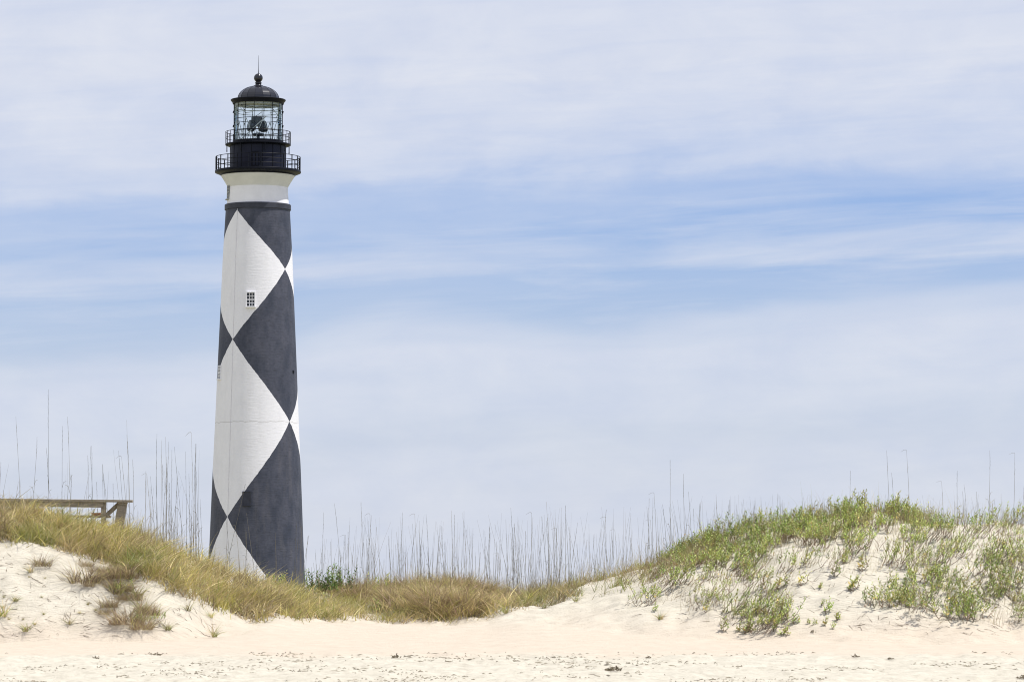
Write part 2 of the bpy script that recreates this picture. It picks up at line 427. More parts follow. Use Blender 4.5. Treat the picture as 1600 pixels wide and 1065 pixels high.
rows = [(328, 0), (420, 1), (530, 2), (658, 3), (807, 4), (972, 5)]
def front(y, r, az): return y+r*(942-y)/6400*math.cos(R(az))     # the near side of the round tower shows higher than its axis
zr = np.array([lz(front(y, 50+(y-328)*0.0435, -42 if s_ % 2 == 0 else 51)) for y, s_ in rows])[::-1]; sr = np.array([s for _, s in rows], float)[::-1]
prof_px = [(326, 50.0), (400, 54.2), (480, 57.6), (560, 61.2), (660, 65.3), (750, 69.4), (850, 73.4), (895, 75.6), (930, 79), (962, 83)]
pz = np.array([lz(y) for y, _ in prof_px])[::-1]; pr = np.array([tr(r, y) for y, r in prof_px])[::-1]
def srad(z): return float(np.interp(z, pz, pr))
ztop = lz(326)
zs = np.linspace(-0.7, ztop, 160)
zs = np.sort(np.concatenate([zs, zr[(zr > 0) & (zr < ztop)]]))
na = 192
Vv = []; UV = []
for z in zs:
    r = srad(z); s = float(np.interp(z, zr, sr))
    if z > zr[-1]: s = -0.2
    for k in range(na+1):
        a = 360.0*k/na-180
        w_ = AZ0+R(a)
        Vv.append((r*math.cos(w_), r*math.sin(w_), z)); UV.append(((a+39.3)/90.0+8, s))
fs = []
for i in range(len(zs)-1):
    for k in range(na): fs.append((i*(na+1)+k, i*(na+1)+k+1, (i+1)*(na+1)+k+1, (i+1)*(na+1)+k))
me = bpy.data.meshes.new('shaft'); me.from_pydata(Vv, [], fs); me.update()
uvl = me.uv_layers.new(name='paint')
uvl.data.foreach_set('uv', np.array([UV[l.vertex_index] for l in me.loops], np.float32).ravel())
me.polygons.foreach_set('use_smooth', [True]*len(me.polygons)); me.materials.append(PAINT)
o = bpy.data.objects.new('shaft', me); C.objects.link(o); o.parent = light

mb = MB(); mb.lathe([(tr(46), lz(329)), (tr(51.9), lz(328.5)), (tr(51.9), lz(320.8)), (tr(51.0), lz(320)), (tr(46), lz(320))]); mb.build('collar', DARKP, light, True)
mb = MB(); mb.lathe([(tr(48.6), lz(321)), (tr(48.0), lz(312)), (tr(47.2), lz(302)), (tr(46.9), lz(293.5))]); mb.build('neck', WHITE, light, True)
mb = MB(); mb.lathe([(tr(46.9), lz(293.5)), (tr(47.8), lz(291.5)), (tr(51.5), lz(285)), (tr(55.0), lz(279.5)), (tr(57.6), lz(275.5)), (tr(57.6), lz(273.5))]); mb.build('flared_capital', UNDERLIT, light, True)
mb = MB(); mb.lathe([(tr(40), lz(274.5)), (tr(58.4), lz(275)), (tr(58.6), lz(273.5)), (tr(63), lz(272)), (tr(66.6), lz(270.6)), (tr(67.3), lz(270)), (tr(67.3), lz(267.4)), (tr(66.7), lz(266.8)), (tr(30), lz(266.6))], 128); mb.build('gallery_deck', IRON, light, True)
# rails and posts set round a deck
def railing(name, r, ztop_, zbot, posts, rails, rp, rr, a_off):
    mb = MB()
    for zz_ in rails: mb.ring(r, zz_, rr, 96, 6)
    ro = mb.build(name, IRON, light, True)
    pm = MB(); pm.tube([(0, 0, zbot), (0, 0, ztop_+0.03)], rp, 6)
    first = None
    for k in range(posts):
        a = AZ0+R(a_off)+2*math.pi*k/posts
        if first is None:
            p_ = first = pm.build('post', IRON, ro)
        else:
            p_ = first.copy(); C.objects.link(p_); p_.parent = ro
        p_.location = (r*math.cos(a), r*math.sin(a), 0)
    return ro
railing('gallery_railing', tr(66.0), lz(245.8), lz(267.4), 22, [lz(245.8), lz(252.6), lz(260.0)], 0.052, 0.033, 4.0)
mb = MB(); mb.lathe([(tr(44.2), lz(267.2)), (tr(44.2), lz(262)), (tr(44.0), lz(240)), (tr(43.8), lz(229.5)), (tr(46), lz(228.4))]); watch = mb.build('watch_room', NAVY, light, True)
# door and vertical seams of the watch room plates
mb = MB()
for k in range(16):
    a = AZ0+R(9+22.5*k); r_ = tr(44.15)
    mb.box((r_*math.cos(a), r_*math.sin(a), (lz(267)+lz(229.5))/2), (0.03, 0.07, lz(229.5)-lz(267)), Matrix.Rotation(a, 3, 'Z'))
mb.build('plate_seam', IRON, watch)
a = AZ0+R(-5); r_ = tr(44.3)
mb = MB(); rot = Matrix.Rotation(a, 3, 'Z')
mb.box((r_*math.cos(a), r_*math.sin(a), (lz(265.5)+lz(241))/2), (0.10, 0.66, lz(241)-lz(265.5)), rot)
dr = mb.build('door', IRON, watch)
for q in (-1, 1):
    mb = MB()
    cx = (r_+0.06)*math.cos(a)-q*0.16*math.sin(a); cy = (r_+0.06)*math.sin(a)+q*0.16*math.cos(a)
    mb.box((cx, cy, lz(253.5)), (0.03, 0.2, 1.15), rot)
    mb.build('door_panel', NAVY, dr)
mb = MB(); mb.lathe([(tr(40), lz(229.5)), (tr(47), lz(229)), (tr(50.6), lz(227.6)), (tr(51.3), lz(227.2)), (tr(51.3), lz(225.8)), (tr(50.8), lz(225.4)), (tr(30), lz(225.2))], 128); mb.build('lantern_deck', IRON, light, True)
railing('lantern_railing', tr(50.8), lz(206.8), lz(226), 30, [lz(206.8), lz(216.0)], 0.026, 0.03, 2.0)
pm = MB(); pm.tube([(0, 0, lz(238)), (0, 0, lz(227))], 0.045, 6); pm.ring(0.0001, lz(238), 0.075, 6, 6)
first = None
for k in range(8):
    a = AZ0+R(-77.5+45*k)
    if first is None: p_ = first = pm.build('deck_hanger', IRON, light)
    else: p_ = first.copy(); C.objects.link(p_); p_.parent = light
    p_.location = (tr(49.8)*math.cos(a), tr(49.8)*math.sin(a), 0)
# lantern
m, nt, b, out = new_mat('lantern_glass')
nt.nodes.remove(b)
tr_ = N(nt, 'ShaderNodeBsdfTransparent'); tr_.inputs[0].default_value = (0.93, 0.965, 0.96, 1)
gl = N(nt, 'ShaderNodeBsdfGlossy'); gl.inputs['Roughness'].default_value = 0.03; gl.inputs[0].default_value = (0.9, 0.97, 1, 1)
fr = N(nt, 'ShaderNodeFresnel', i_IOR=1.22)
mx = N(nt, 'ShaderNodeMixShader', i_0=fr.outputs[0]); nt.links.new(tr_.outputs[0], mx.inputs[1]); nt.links.new(gl.outputs[0], mx.inputs[2])
nt.links.new(mx.outputs[0], out.inputs[0])
GLASS = m
lr = tr(38.3); OFF = -9.2
zb_, zt_ = lz(225.0), lz(160.5)
mb = MB(); mb.lathe([(lr+0.08, zb_), (lr+0.08, zb_+0.28), (lr-0.1, zb_+0.28)], 96); mb.build('lantern_sill', IRON, light, True)
def corner(k, r=lr):
    a = AZ0+R(OFF+22.5*k); return Vector((r*math.cos(a), r*math.sin(a), 0))
for k in range(16):
    p, q = corner(k), corner(k+1)
    mb = MB(); i0 = 0
    mb.v = [(p.x, p.y, zb_+0.1), (q.x, q.y, zb_+0.1), (q.x, q.y, zt_), (p.x, p.y, zt_)]; mb.f = [(0, 1, 2, 3)]
    mb.build('lantern_pane', GLASS, light)
pm = MB(); pm.box((lr+0.01, 0, (zb_+zt_)/2), (0.05, 0.045, zt_-zb_))
for py in (175.5, 197.5): pm.box((lr+0.07, 0, lz(py)), (0.12, 0.06, 0.11))
first = None
for k in range(16):
    if first is None: p_ = first = pm.build('mullion', IRON, light)
    else: p_ = first.copy(); C.objects.link(p_); p_.parent = light
    p_.rotation_euler = (0, 0, AZ0+R(OFF+22.5*k))
for py in (187, 206):
    mb = MB()
    for k in range(16):
        p, q = corner(k, lr-0.01), corner(k+1, lr-0.01)
        mb.tube([(p.x, p.y, lz(py)), (q.x, q.y, lz(py))], 0.03, 4)
    mb.build('glazing_bar', IRON, light)
# ceiling, pale frieze and the struts inside
mb = MB(); mb.lathe([(0.02, lz(161.5)), (lr-0.12, lz(161.5)), (lr-0.12, lz(165.5)), (lr-0.3, lz(165.5)), (lr-0.5, lz(162.2))], 16, AZ0+R(OFF)); mb.build('lantern_ceiling', simple('pale_ceiling', (0.45, 0.46, 0.44), 0.6), light)
mb = MB()
for k in range(16):
    p, q = corner(k, lr-0.2), corner(k+1, lr-0.2)
    if k % 2 == 0: mb.tube([(p.x, p.y, zb_+0.1), (q.x, q.y, lz(188))], 0.032, 5)
    else: mb.tube([(p.x, p.y, lz(188)), (q.x, q.y, zb_+0.1)], 0.032, 5)
    if k % 3 != 1: mb.tube([(p.x, p.y, lz(171)), (q.x, q.y, lz(173+(k % 3)*4))], 0.03, 5)
mb.tube([corner(-3, lr*.9)+Vector((0, 0, zb_)), corner(2, lr*.55)+Vector((0, 0, lz(184)))], 0.05, 5)
for zz_, rr_ in ((169.5, lr-0.25), (176.5, lr-0.3)): mb.ring(rr_, lz(zz_), 0.03, 48, 5)
mb.build('lantern_brace', STRUT, light)
mb = MB(); mb.lathe([(0.03, lz(224)), (0.5, lz(224)), (0.5, lz(221)), (0.18, lz(220)), (0.16, lz(213)), (0.55, lz(211.5)), (0.55, lz(209)), (0.2, lz(207.5))], 20)
bt = mb.build('beacon_pedestal', BEACON, light, True)
for s_ in (-1, 1):
    mb = MB()
    prof = [(0.02, 0.0), (0.2, 0.02), (0.42, 0.10), (0.54, 0.26), (0.57, 0.66), (0.54, 0.76), (0.02, 0.72)]
    mb.lathe(prof, 28)
    dk = mb.build('beacon_drum', BEACON, light, True, (s_*0.12-0.10, s_*0.12, lz(199)))
    dk.rotation_euler = (0, s_*R(78), R(20))
mb = MB(); mb.box((-0.12, 0, lz(190)), (0.9, 0.7, 0.95)); mb.tube([(-0.12-0.5, 0, lz(207)), (-0.12-0.5, 0, lz(184)), (-0.12+0.5, 0, lz(184)), (-0.12+0.5, 0, lz(207))], 0.07, 6)
mb.build('beacon_housing', BEACON, light)
# roof
mb = MB(); mb.lathe([(tr(36), lz(162.2)), (tr(40), lz(163.0)), (tr(40.4), lz(160.8)), (tr(41.2), lz(159.8)), (tr(43), lz(157.6)), (tr(43.2), lz(156.6)), (tr(42.6), lz(156.0)), (tr(33), lz(155.0))], 64); mb.build('eave', IRON, light, True)
mb = MB()
dp = [(tr(33.0*math.sin(t_)**1.0), lz(155.5)+(lz(134.2)-lz(155.5))*math.cos(t_)) for t_ in np.linspace(math.pi/2, R(11), 8)]
mb.lathe(dp, 16, AZ0+R(OFF)); rf = mb.build('roof_dome', DOME, light)
# let every one of the 16 dome gores stay flat across and curved upwards
me = rf.data; me.polygons.foreach_set('use_smooth', [True]*len(me.polygons)); me.set_sharp_from_angle(angle=R(14))
mb = MB()
for k in range(16):
    a = AZ0+R(OFF+22.5*k)
    mb.tube([((r_+0.01)*math.cos(a), (r_+0.01)*math.sin(a), z_) for r_, z_ in dp], 0.012, 4)
mb.build('roof_rib', IRON, rf)
mb = MB(); mb.lathe([(tr(7.6), lz(135.2)), (tr(7.4), lz(134)), (tr(5.2), lz(133.2)), (tr(4.2), lz(131.5)), (tr(5.4), lz(130.4)), (tr(5.4), lz(129.6)), (tr(4.0), lz(128.2)), (tr(4.2), lz(127.6))] +
         [(tr(7.0*math.sin(t_)), lz(122)-tr(7.0*math.cos(t_))) for t_ in np.linspace(R(35), math.pi-0.05, 14)], 32); mb.build('ball_vent', DOME, light, True)
mb = MB(); mb.tube([(0, 0, lz(116)), (0, 0, lz(108)), (0, 0, lz(87))], [0.045, 0.024, 0.010], 6); mb.build('lightning_rod', IRON, light)
# windows
def window(az, py0, py1, wpx, frame_m, pane_m, cols, rws, depth=0.15, lab=None, rim=0.13, round_top=False):
    rf_ = 50+(py0-328)*0.0435
    py0 = front(py0, rf_, az); py1 = front(py1, rf_, az)
    zc_ = (lz(py0)+lz(py1))/2; h_ = abs(lz(py0)-lz(py1)); w_ = tr(wpx)
    r_ = srad(zc_) if zc_ < ztop else tr(47.4)
    a = AZ0+R(az)
    mb = MB()
    mb.box((0, 0, h_/2+rim/2), (depth*2, w_+2*rim, rim)); mb.box((0.05, 0, -h_/2-rim*0.6), (depth*2+0.2, w_+2.6*rim, rim*1.2))
    for s_ in (-1, 1): mb.box((0, s_*(w_/2+rim/2), 0), (depth*2, rim, h_))
    for k in range(1, cols): mb.box((0.012, -w_/2+w_*k/cols, 0), (0.06, 0.055, h_))
    for k in range(1, rws): mb.box((0.012, 0, -h_/2+h_*k/rws), (0.058, w_, 0.055 if k != rws//2 else 0.1))
    fo = mb.build('window', frame_m, light)
    fo.location = ((r_+0.02)*math.cos(a), (r_+0.02)*math.sin(a), zc_); fo.rotation_euler = (0, -R(1.2), a)
    if lab: fo['label'] = lab
    mb = MB(); mb.box((-0.005, 0, 0), (0.03, w_, h_)); mb.build('pane', pane_m, fo)
window(-10.2, 457.5, 478.5, 12.0, WHITE, PANE, 3, 4, rim=0.10, lab='white framed twelve-pane window in the upper white diamond')
window(-76, 290, 311, 11.0, GREYP, PANE, 2, 4, depth=0.03, rim=0.08, lab='small grey window at the left edge of the white neck')
window(-70, 572, 592, 10.0, WHITE, PANE, 3, 4, depth=0.03, rim=0.07, lab='window at the left edge of the shaft')
window(-12.6, 768, 789, 12.0, DARKP, DARKP, 1, 1, depth=0.05, rim=0.05, lab='blocked window painted black low on the shaft')
a = AZ0+R(64); zz_ = lz(582); mb = MB(); mb.box((0, 0, 0), (0.16, 0.2, 0.3)); v_ = mb.build('vent', IRON, light); v_.location = ((srad(zz_))*math.cos(a), srad(zz_)*math.sin(a), zz_); v_.rotation_euler = (0, 0, a)
mb = MB(); pts = []
for z_ in np.linspace(0, lz(330), 26):
    a = AZ0+R(-38.5); r_ = srad(z_)+0.025 if z_ < ztop else tr(51.5)
    pts.append((r_*math.cos(a), r_*math.sin(a), z_))
mb.tube(pts, 0.015, 5); mb.build('lightning_cable', simple('cable', (0.70, 0.68, 0.70), 0.6), light)

# ------------------------------------------------------------------ grass blades
def blades(base, L, W, h_ang, lean, bend, seg=4):
    n = len(base)
    t = np.linspace(0, 1, seg+1)[None, :, None]
    hd = np.stack([np.cos(h_ang), np.sin(h_ang), np.zeros(n)], 1)[:, None, :]
    up = np.array([0, 0, 1.0])[None, None, :]
    Lr = L[:, None, None]; ln = lean[:, None, None]; bd = bend[:, None, None]
    c = base[:, None, :]+Lr*(t*(1-0.5*bd*t)*up+(ln*t+bd*t*t)*hd)
    fa = rng.uniform(0, math.pi, n)
    side = np.stack([np.cos(fa), np.sin(fa)*0.6, np.zeros(n)], 1)[:, None, :]
    wd = (W[:, None, None]/2)*(1-t)**0.7
    wd[:, -1] = 0.0006
    P = np.concatenate([c-side*wd, c+side*wd], 2).reshape(n, seg+1, 2, 3)
    Vt = P.reshape(-1, 3)
    b0 = (np.arange(n)*(seg+1)*2)[:, None]+(np.arange(seg)*2)[None, :]
    b0 = b0.ravel()
    Fc = np.stack([b0, b0+1, b0+3, b0+2], 1)
    return Vt, Fc
PAL = {
    'straw': [(0.70, 0.56, 0.30), (0.60, 0.47, 0.24), (0.78, 0.66, 0.40)],
    'olive': [(0.44, 0.41, 0.13), (0.36, 0.36, 0.11), (0.52, 0.47, 0.17)],
    'green': [(0.27, 0.36, 0.09), (0.33, 0.41, 0.10), (0.20, 0.28, 0.075)],
    'yellow': [(0.64, 0.56, 0.14), (0.56, 0.52, 0.15)],
    'brown': [(0.34, 0.25, 0.155), (0.44, 0.34, 0.21), (0.19, 0.145, 0.10)],
    'pink': [(0.52, 0.34, 0.28)],
}
def cols(n, mix):
    keys = list(mix); p = np.array([mix[k] for k in keys], float); p /= p.sum()
    ch = rng.choice(len(keys), n, p=p)
    out = np.zeros((n, 3))
    for i, k in enumerate(keys):
        pal = np.array(PAL[k]); s = ch == i
        out[s] = pal[rng.integers(0, len(pal), s.sum())]
    return out*rng.uniform(0.75, 1.2, (n, 1))
GRASSM = foliage_mat('grass_blade', 0.30)
LEAFM = foliage_mat('leaf', 0.22, 0.4)
STEMM = foliage_mat('stem', 0.0, 0.7)

def in_poly(px, py, poly):
    c = False; j = len(poly)-1
    for i in range(len(poly)):
        xi, yi = poly[i]; xj, yj = poly[j]
        if (yi > py) != (yj > py) and px < (xj-xi)*(py-yi)/(yj-yi)+xi: c = not c
        j = i
    return c
def sample_poly(poly, n):
    xs = [p[0] for p in poly]; ys = [p[1] for p in poly]
    out = []
    while len(out) < n:
        px = rnd.uniform(min(xs), max(xs)); py = rnd.uniform(min(ys), max(ys))
        if in_poly(px, py, poly): out.append((px, py))
    return out
# grass, gathered in tufts
def grass_field(name, spots, per, L, W, mix, spread=0.12, lean=(0.05, 0.5), bend=(0.1, 0.6), label='', wind=0.6, ragged=0.0):
    """spots: ground points (X, Y, z); a tuft of `per` blades grows from each"""
    sp_ = np.array(spots)
    if ragged:
        k_ = vnoise(sp_[:, 0], sp_[:, 1], 0.55, 4.4)+0.6*vnoise(sp_[:, 0], sp_[:, 1], 0.25, 1.9) > -ragged
        sp_ = sp_[k_]
    n = len(sp_)*per
    idx = np.repeat(np.arange(len(sp_)), per)
    off = rng.normal(0, spread, (n, 2))
    x = sp_[idx, 0]+off[:, 0]; y = sp_[idx, 1]+off[:, 1]
    z = height(x, y)-0.01
    base = np.stack([x, y, z], 1)
    tuft = rng.uniform(0.55, 1.35, len(sp_))[idx]
    Lr = rng.uniform(L[0], L[1], n)*tuft
    ha = np.where(rng.random(n) < wind, rng.normal(0.2, 0.9, n), rng.uniform(0, 2*math.pi, n))
    Vt, Fc = blades(base, Lr, rng.uniform(W[0], W[1], n), ha, rng.uniform(*lean, n), rng.uniform(*bend, n)*rng.uniform(0.4, 1, n))
    dr_ = (vnoise(sp_[:, 0], sp_[:, 1], 0.9, 2.2)+0.5*vnoise(sp_[:, 0], sp_[:, 1], 0.35, 5.5))
    tc_ = cols(len(sp_), mix); gcol_ = cols(len(sp_), {'olive': 2, 'green': 2}); bcol_ = cols(len(sp_), {'brown': 3, 'straw': 1})
    tc_ = np.where((dr_ > 0.28)[:, None], gcol_*0.85, np.where((dr_ < -0.20)[:, None], bcol_*0.8, tc_))[idx]; own = cols(n, mix)
    cc = 0.62*tc_+0.38*own*rng.uniform(0.7, 1.3, (n, 1))
    o = np_mesh(name, Vt, Fc, GRASSM, np.repeat(cc, 10, 0))
    tag(o, label, 'grass', None, 'stuff')
    return o
def gpts(poly, n): return [ground_at(*p) for p in sample_poly(poly, n)]
def cpts(u0, u1, n, d0=-0.8, d1=2.5):
    out = []
    for _ in range(n):
        u = rnd.uniform(u0, u1); Yv = crest_Y(u)+rnd.uniform(d0, d1)
        x = (u-800)/F*Yv; out.append((x, Yv, Hs(x, Yv)))
    return out
LEFT = [(-60, 800), (0, 803), (100, 812), (200, 838), (260, 862), (330, 893), (400, 915), (470, 932), (480, 965), (455, 966), (430, 958), (400, 975), (370, 962), (320, 945), (260, 918), (190, 888), (130, 868), (60, 850), (-60, 842)]
grass_field('dune_grass', gpts(LEFT, 1000)+cpts(-60, 470, 330, -0.3, 1.8)+cpts(-60, 60, 60, -.6, .6), 12, (0.18, 0.60), (0.012, 0.034), {'straw': 7, 'olive': 2.4, 'green': 0.8, 'yellow': 4.0, 'brown': 1.4},
            label='yellow and olive grass covering the top of the left dune', lean=(-0.2, 1.2), bend=(0.0, 1.5), wind=0.25, ragged=0.36)
LOW = [(380, 935), (480, 935), (560, 945), (640, 955), (760, 950), (820, 940), (900, 928), (880, 938), (800, 952), (740, 968), (640, 972), (470, 968), (430, 958)]
grass_field('low_grass', gpts(LOW, 330)+cpts(440, 900, 240, -1.5, 1.0), 14, (0.16, 0.48), (0.010, 0.022), {'straw': 4, 'olive': 3, 'green': 1.5, 'yellow': 3, 'brown': 1},
            label='short yellow green grass along the dip between the dunes', lean=(0.0, 1.0), bend=(0.0, 1.3), wind=0.3, ragged=0.2)
grass_field('tan_grass', cpts(780, 1110, 470, -2.9, 1.2), 13, (0.18, 0.52), (0.009, 0.021), {'straw': 4, 'olive': 3, 'green': 1.5, 'brown': 4}, spread=0.10,
            label='tan and olive grass climbing towards the right dune', lean=(0.0, 0.8), bend=(0.0, 1.2), wind=0.3, ragged=0.22)
grass_field('crest_grass', cpts(1060, 1470, 380, -2.2, 1.5), 14, (0.2, 0.45), (0.006, 0.014), {'straw': 4, 'olive': 2, 'green': 1, 'brown': 6}, spread=0.11, lean=(0.0, 0.3), bend=(0.0, 0.3),
            label='thin upright grass among the green shrubs of the right dune')

grass_field('dry_fringe', cpts(540, 1060, 300, -0.8, 1.8)+cpts(190, 330, 60, -.3, 1.5)+cpts(1060, 1600, 150, -.6, 1.6), 7, (0.25, 0.85), (0.005, 0.010), {'straw': 2, 'brown': 4, 'olive': 2}, spread=0.13,
            label='loose fringe of dry blades standing up along the dune tops', lean=(-0.1, 0.4), bend=(0.0, 0.5), wind=0.3)
grass_field('bare_stems', gpts([(1000, 930), (1060, 890), (1240, 840), (1440, 820), (1620, 815), (1620, 985), (1380, 965), (1500, 890), (1300, 900), (1240, 880), (1230, 985), (1120, 975)], 420), 5, (0.16, 0.48), (0.005, 0.009),
            {'brown': 6, 'straw': 2}, spread=0.12, label='bare brown stems and dry blades standing between the shrubs of the right dune', lean=(0.1, 0.9), bend=(-0.2, 0.4), wind=0.8)
grass_field('straw_blades', gpts(LEFT, 330)+gpts(LOW, 120), 6, (0.25, 0.62), (0.020, 0.040), {'straw': 6, 'yellow': 2}, spread=0.12,
            label='broad bleached straw blades arching out of the left dune grass', lean=(-0.1, 1.3), bend=(0.3, 1.6), wind=0.2)
grass_field('gap_shade_blades', gpts(LEFT, 260)+gpts(LOW, 110)+cpts(540, 1000, 90, -1.5, .6), 7, (0.15, 0.42), (0.014, 0.030), {'brown': 6, 'olive': 1}, spread=0.15,
            label='dark brown blades standing in for shade in the gaps of the dune grass', lean=(0.0, 1.6), bend=(0.0, 1.4), wind=0.1)  # dark blade colour stands in for shade in the grass gaps
# ------------------------------------------------------------------ leafy dune shrubs
def leafy_proto(nst, h, lean, leafy, brown, nleaf, seed, spread):
    """returns two meshes: stems, leaves"""
    r = random.Random(seed)
    sm = MB(); LV = []; LF = []; LC = []; SC = []
    for k in range(nst):
        H = h*r.uniform(0.6, 1.1)
        a = r.uniform(0, 2*math.pi); sprd = r.uniform(0.1, 1.0)*spread
        rb_ = 0.10 if nst > 4 else 0.01
        bx, by = r.uniform(-1, 1)*rb_*spread/0.3, r.uniform(-1, 1)*rb_*spread/0.3
        dx = lean*r.uniform(0.5, 1.5)+math.cos(a)*sprd; dy = math.sin(a)*sprd*0.8
        cv = r.uniform(0.2, 1.0)
        pts = []
        nseg = 6
        wx, wy = r.uniform(-.07, .07), r.uniform(-.07, .07)
        for i in range(nseg+1):
            t = i/nseg
            e = t*(1-cv)+cv*(1-(1-t)**2)*0.8
            pts.append(Vector((bx+dx*e*H+wx*math.sin(t*6), by+dy*e*H+wy*math.sin(t*5), H*(t*0.6+0.4*t*t)-0.03*(i == 0))))
        n0 = len(sm.v)
        sm.tube(pts, [0.008*(1-0.6*i/nseg) for i in range(nseg+1)], 3, False)
        sc_ = r.choice([(0.17, 0.115, 0.08), (0.22, 0.15, 0.10), (0.28, 0.19, 0.13), (0.16, 0.15, 0.08)])
        SC += [sc_]*(len(sm.v)-n0)
        gcol = r.choice([(0.31, 0.41, 0.095), (0.41, 0.49, 0.12), (0.20, 0.28, 0.07), (0.47, 0.49, 0.16), (0.32, 0.31, 0.12)] if not brown else [(0.10, 0.17, 0.05), (0.14, 0.23, 0.06), (0.20, 0.31, 0.08)])
        for q in range(nleaf):
            t = 1-leafy*(q/nleaf)**0.9
            i = min(int(t*nseg), nseg-1); f = t*nseg-i
            p = pts[i].lerp(pts[i+1], f)
            d = (pts[i+1]-pts[i]).normalized()
            aa = q*2.4+r.uniform(-.4, .4)
            o_ = Vector((math.cos(aa), math.sin(aa), 0.25))
            ld = (d*r.uniform(0.3, 0.9)+o_*1.0).normalized()
            Ln = r.uniform(0.065, 0.115)*(0.75+0.5*(1-t))
            sd_ = ld.cross(Vector((r.uniform(-.5, .5), r.uniform(-.5, .5), 1))).normalized()*Ln*0.21
            nm = ld.cross(sd_).normalized()*Ln*0.06
            b_ = len(LV)
            LV += [p, p+ld*Ln*0.45+sd_+nm, p+ld*Ln, p+ld*Ln*0.45-sd_+nm]
            LF.append((b_, b_+1, b_+2, b_+3))
            v_ = r.uniform(0.75, 1.25)
            yb = 1.35 if r.random() < 0.12 else 1.0
            LC += [(gcol[0]*v_*yb, gcol[1]*v_, gcol[2]*v_)]*4
    return sm, SC, LV, LF, LC
def with_col(me, colr):
    at = me.color_attributes.new('tint', 'FLOAT_COLOR', 'POINT')
    c4 = np.ones((len(me.vertices), 4), np.float32); c4[:, :3] = np.array(colr)
    at.data.foreach_set('color', c4.ravel())
def make_leafy(args, name, label, cat):
    sm, SC, LV, LF, LC = leafy_proto(*args)
    root = empty(name, (0, 0, 0), label, cat)
    me = bpy.data.meshes.new('stems'); me.from_pydata(sm.v, [], sm.f); me.update(); with_col(me, SC); me.materials.append(STEMM)
    o = bpy.data.objects.new('stems', me); C.objects.link(o); o.parent = root
    me = bpy.data.meshes.new('foliage'); me.from_pydata(LV, [], LF); me.update(); with_col(me, LC); me.materials.append(LEAFM)
    o = bpy.data.objects.new('foliage', me); C.objects.link(o); o.parent = root
    return root
protos = {}
def put(kind, pt, scale, label, group, rz=None, tilt=0.0):
    lst = protos[kind]
    pr_ = rnd.choice(lst)
    if not pr_.get('used'): o = pr_; pr_['used'] = 1
    else: o = copy_tree(pr_)
    o.location = pt; s_ = scale*(rnd.uniform(0.62, 1.22) if group else 1.0); o.scale = (s_, s_, s_)
    o.rotation_euler = (0, tilt, rnd.uniform(-1.3, 1.3) if rz is None else rz)
    o['label'] = label
    if group: o['group'] = group
    elif 'group' in o: del o['group']
    return o
def fam(kind, name, cat, argl): protos[kind] = [make_leafy(a_, name, 'x', cat) for a_ in argl]
#                         stems  h   lean leafy brown leaves seed spread
fam('dense', 'dune_shrub', 'shrub', [(10, 0.50, 0.20, 0.55, 0, 14, 10+i, 0.85) for i in range(8)])
fam('dark', 'dune_shrub', 'shrub', [(12, 0.62, 0.08, 0.7, 1, 20, 60+i, 0.5) for i in range(3)])
fam('leggy', 'dune_shrub', 'shrub', [(9, 0.56, 0.45, 0.42, 0, 10, 20+i, 0.85) for i in range(8)])
fam('mat', 'dune_shrub', 'shrub', [(12, 0.46, 0.2, 0.62, 0, 12, 30+i, 1.05) for i in range(6)])
fam('sprig', 'green_sprig', 'sprig', [(3, 0.26, 0.3, 0.85, 0, 10, 40+i, 0.6) for i in range(5)])

def scatter(kind, pts, scale, label, group, skip=0.0):
    for p in pts: put(kind, p, scale, label, group)
# dense green thicket along the crest
CR = [(1040, 880), (1080, 850), (1120, 835), (1200, 815), (1260, 805), (1320, 800), (1400, 798), (1450, 805), (1450, 830), (1380, 838), (1300, 842), (1230, 860), (1200, 880), (1120, 885), (1050, 905)]
scatter('dense', cpts(1050, 1440, 56, -1.2, 0.8)+gpts([(1040, 885), (1120, 850), (1240, 822), (1330, 815), (1440, 815), (1440, 832), (1300, 846), (1240, 858), (1210, 880), (1100, 890), (1040, 905)], 52), 1.0,
        'bushy green shrub in the thicket along the top of the right dune', 'shrubs of the thicket on the right dune crest')
SL = [(1000, 925), (1060, 890), (1210, 872), (1245, 885), (1225, 935), (1235, 980), (1175, 992), (1120, 975), (1060, 945), (1000, 950)]
scatter('leggy', gpts(SL, 52), 1.0, 'brown stemmed shrub with leafy tips on the sand slope below the thicket', 'leggy shrubs on the slope below the thicket')
scatter('leggy', gpts([(1240, 850), (1330, 838), (1460, 835), (1500, 855), (1470, 900), (1380, 890), (1310, 895), (1260, 880)], 40), 0.95,
        'slender brown stemmed shrub high on the bare slope of the right dune', 'slender shrubs high on the right dune')
scatter('leggy', gpts([(1440, 815), (1600, 815), (1620, 840), (1620, 900), (1500, 900), (1470, 860)], 36), 0.9,
        'sparse shrub on the sunlit crown of sand at the right edge', 'sparse shrubs at the right edge')
scatter('mat', gpts([(1365, 935), (1420, 915), (1500, 890), (1600, 880), (1640, 940), (1620, 985), (1520, 975), (1440, 978), (1370, 955)], 44), 1.0,
        'low leafy shrub in the broad patch near the foot of the right dune', 'low shrubs at the foot of the right dune')
scatter('sprig', gpts([(1090, 955), (1180, 950), (1235, 975), (1190, 1000), (1120, 985)], 16), 1.1,
        'short green sprig at the lower edge of the leggy shrubs', 'sprigs at the lower edge of the slope')
scatter('sprig', gpts([(1300, 870), (1350, 870), (1350, 925), (1320, 925)], 5)+gpts([(1590, 960), (1600, 900), (1640, 900), (1640, 990)], 4), 1.3,
        'green sprig between the leggy shrubs and the broad low patch', 'sprigs between the shrub patches')
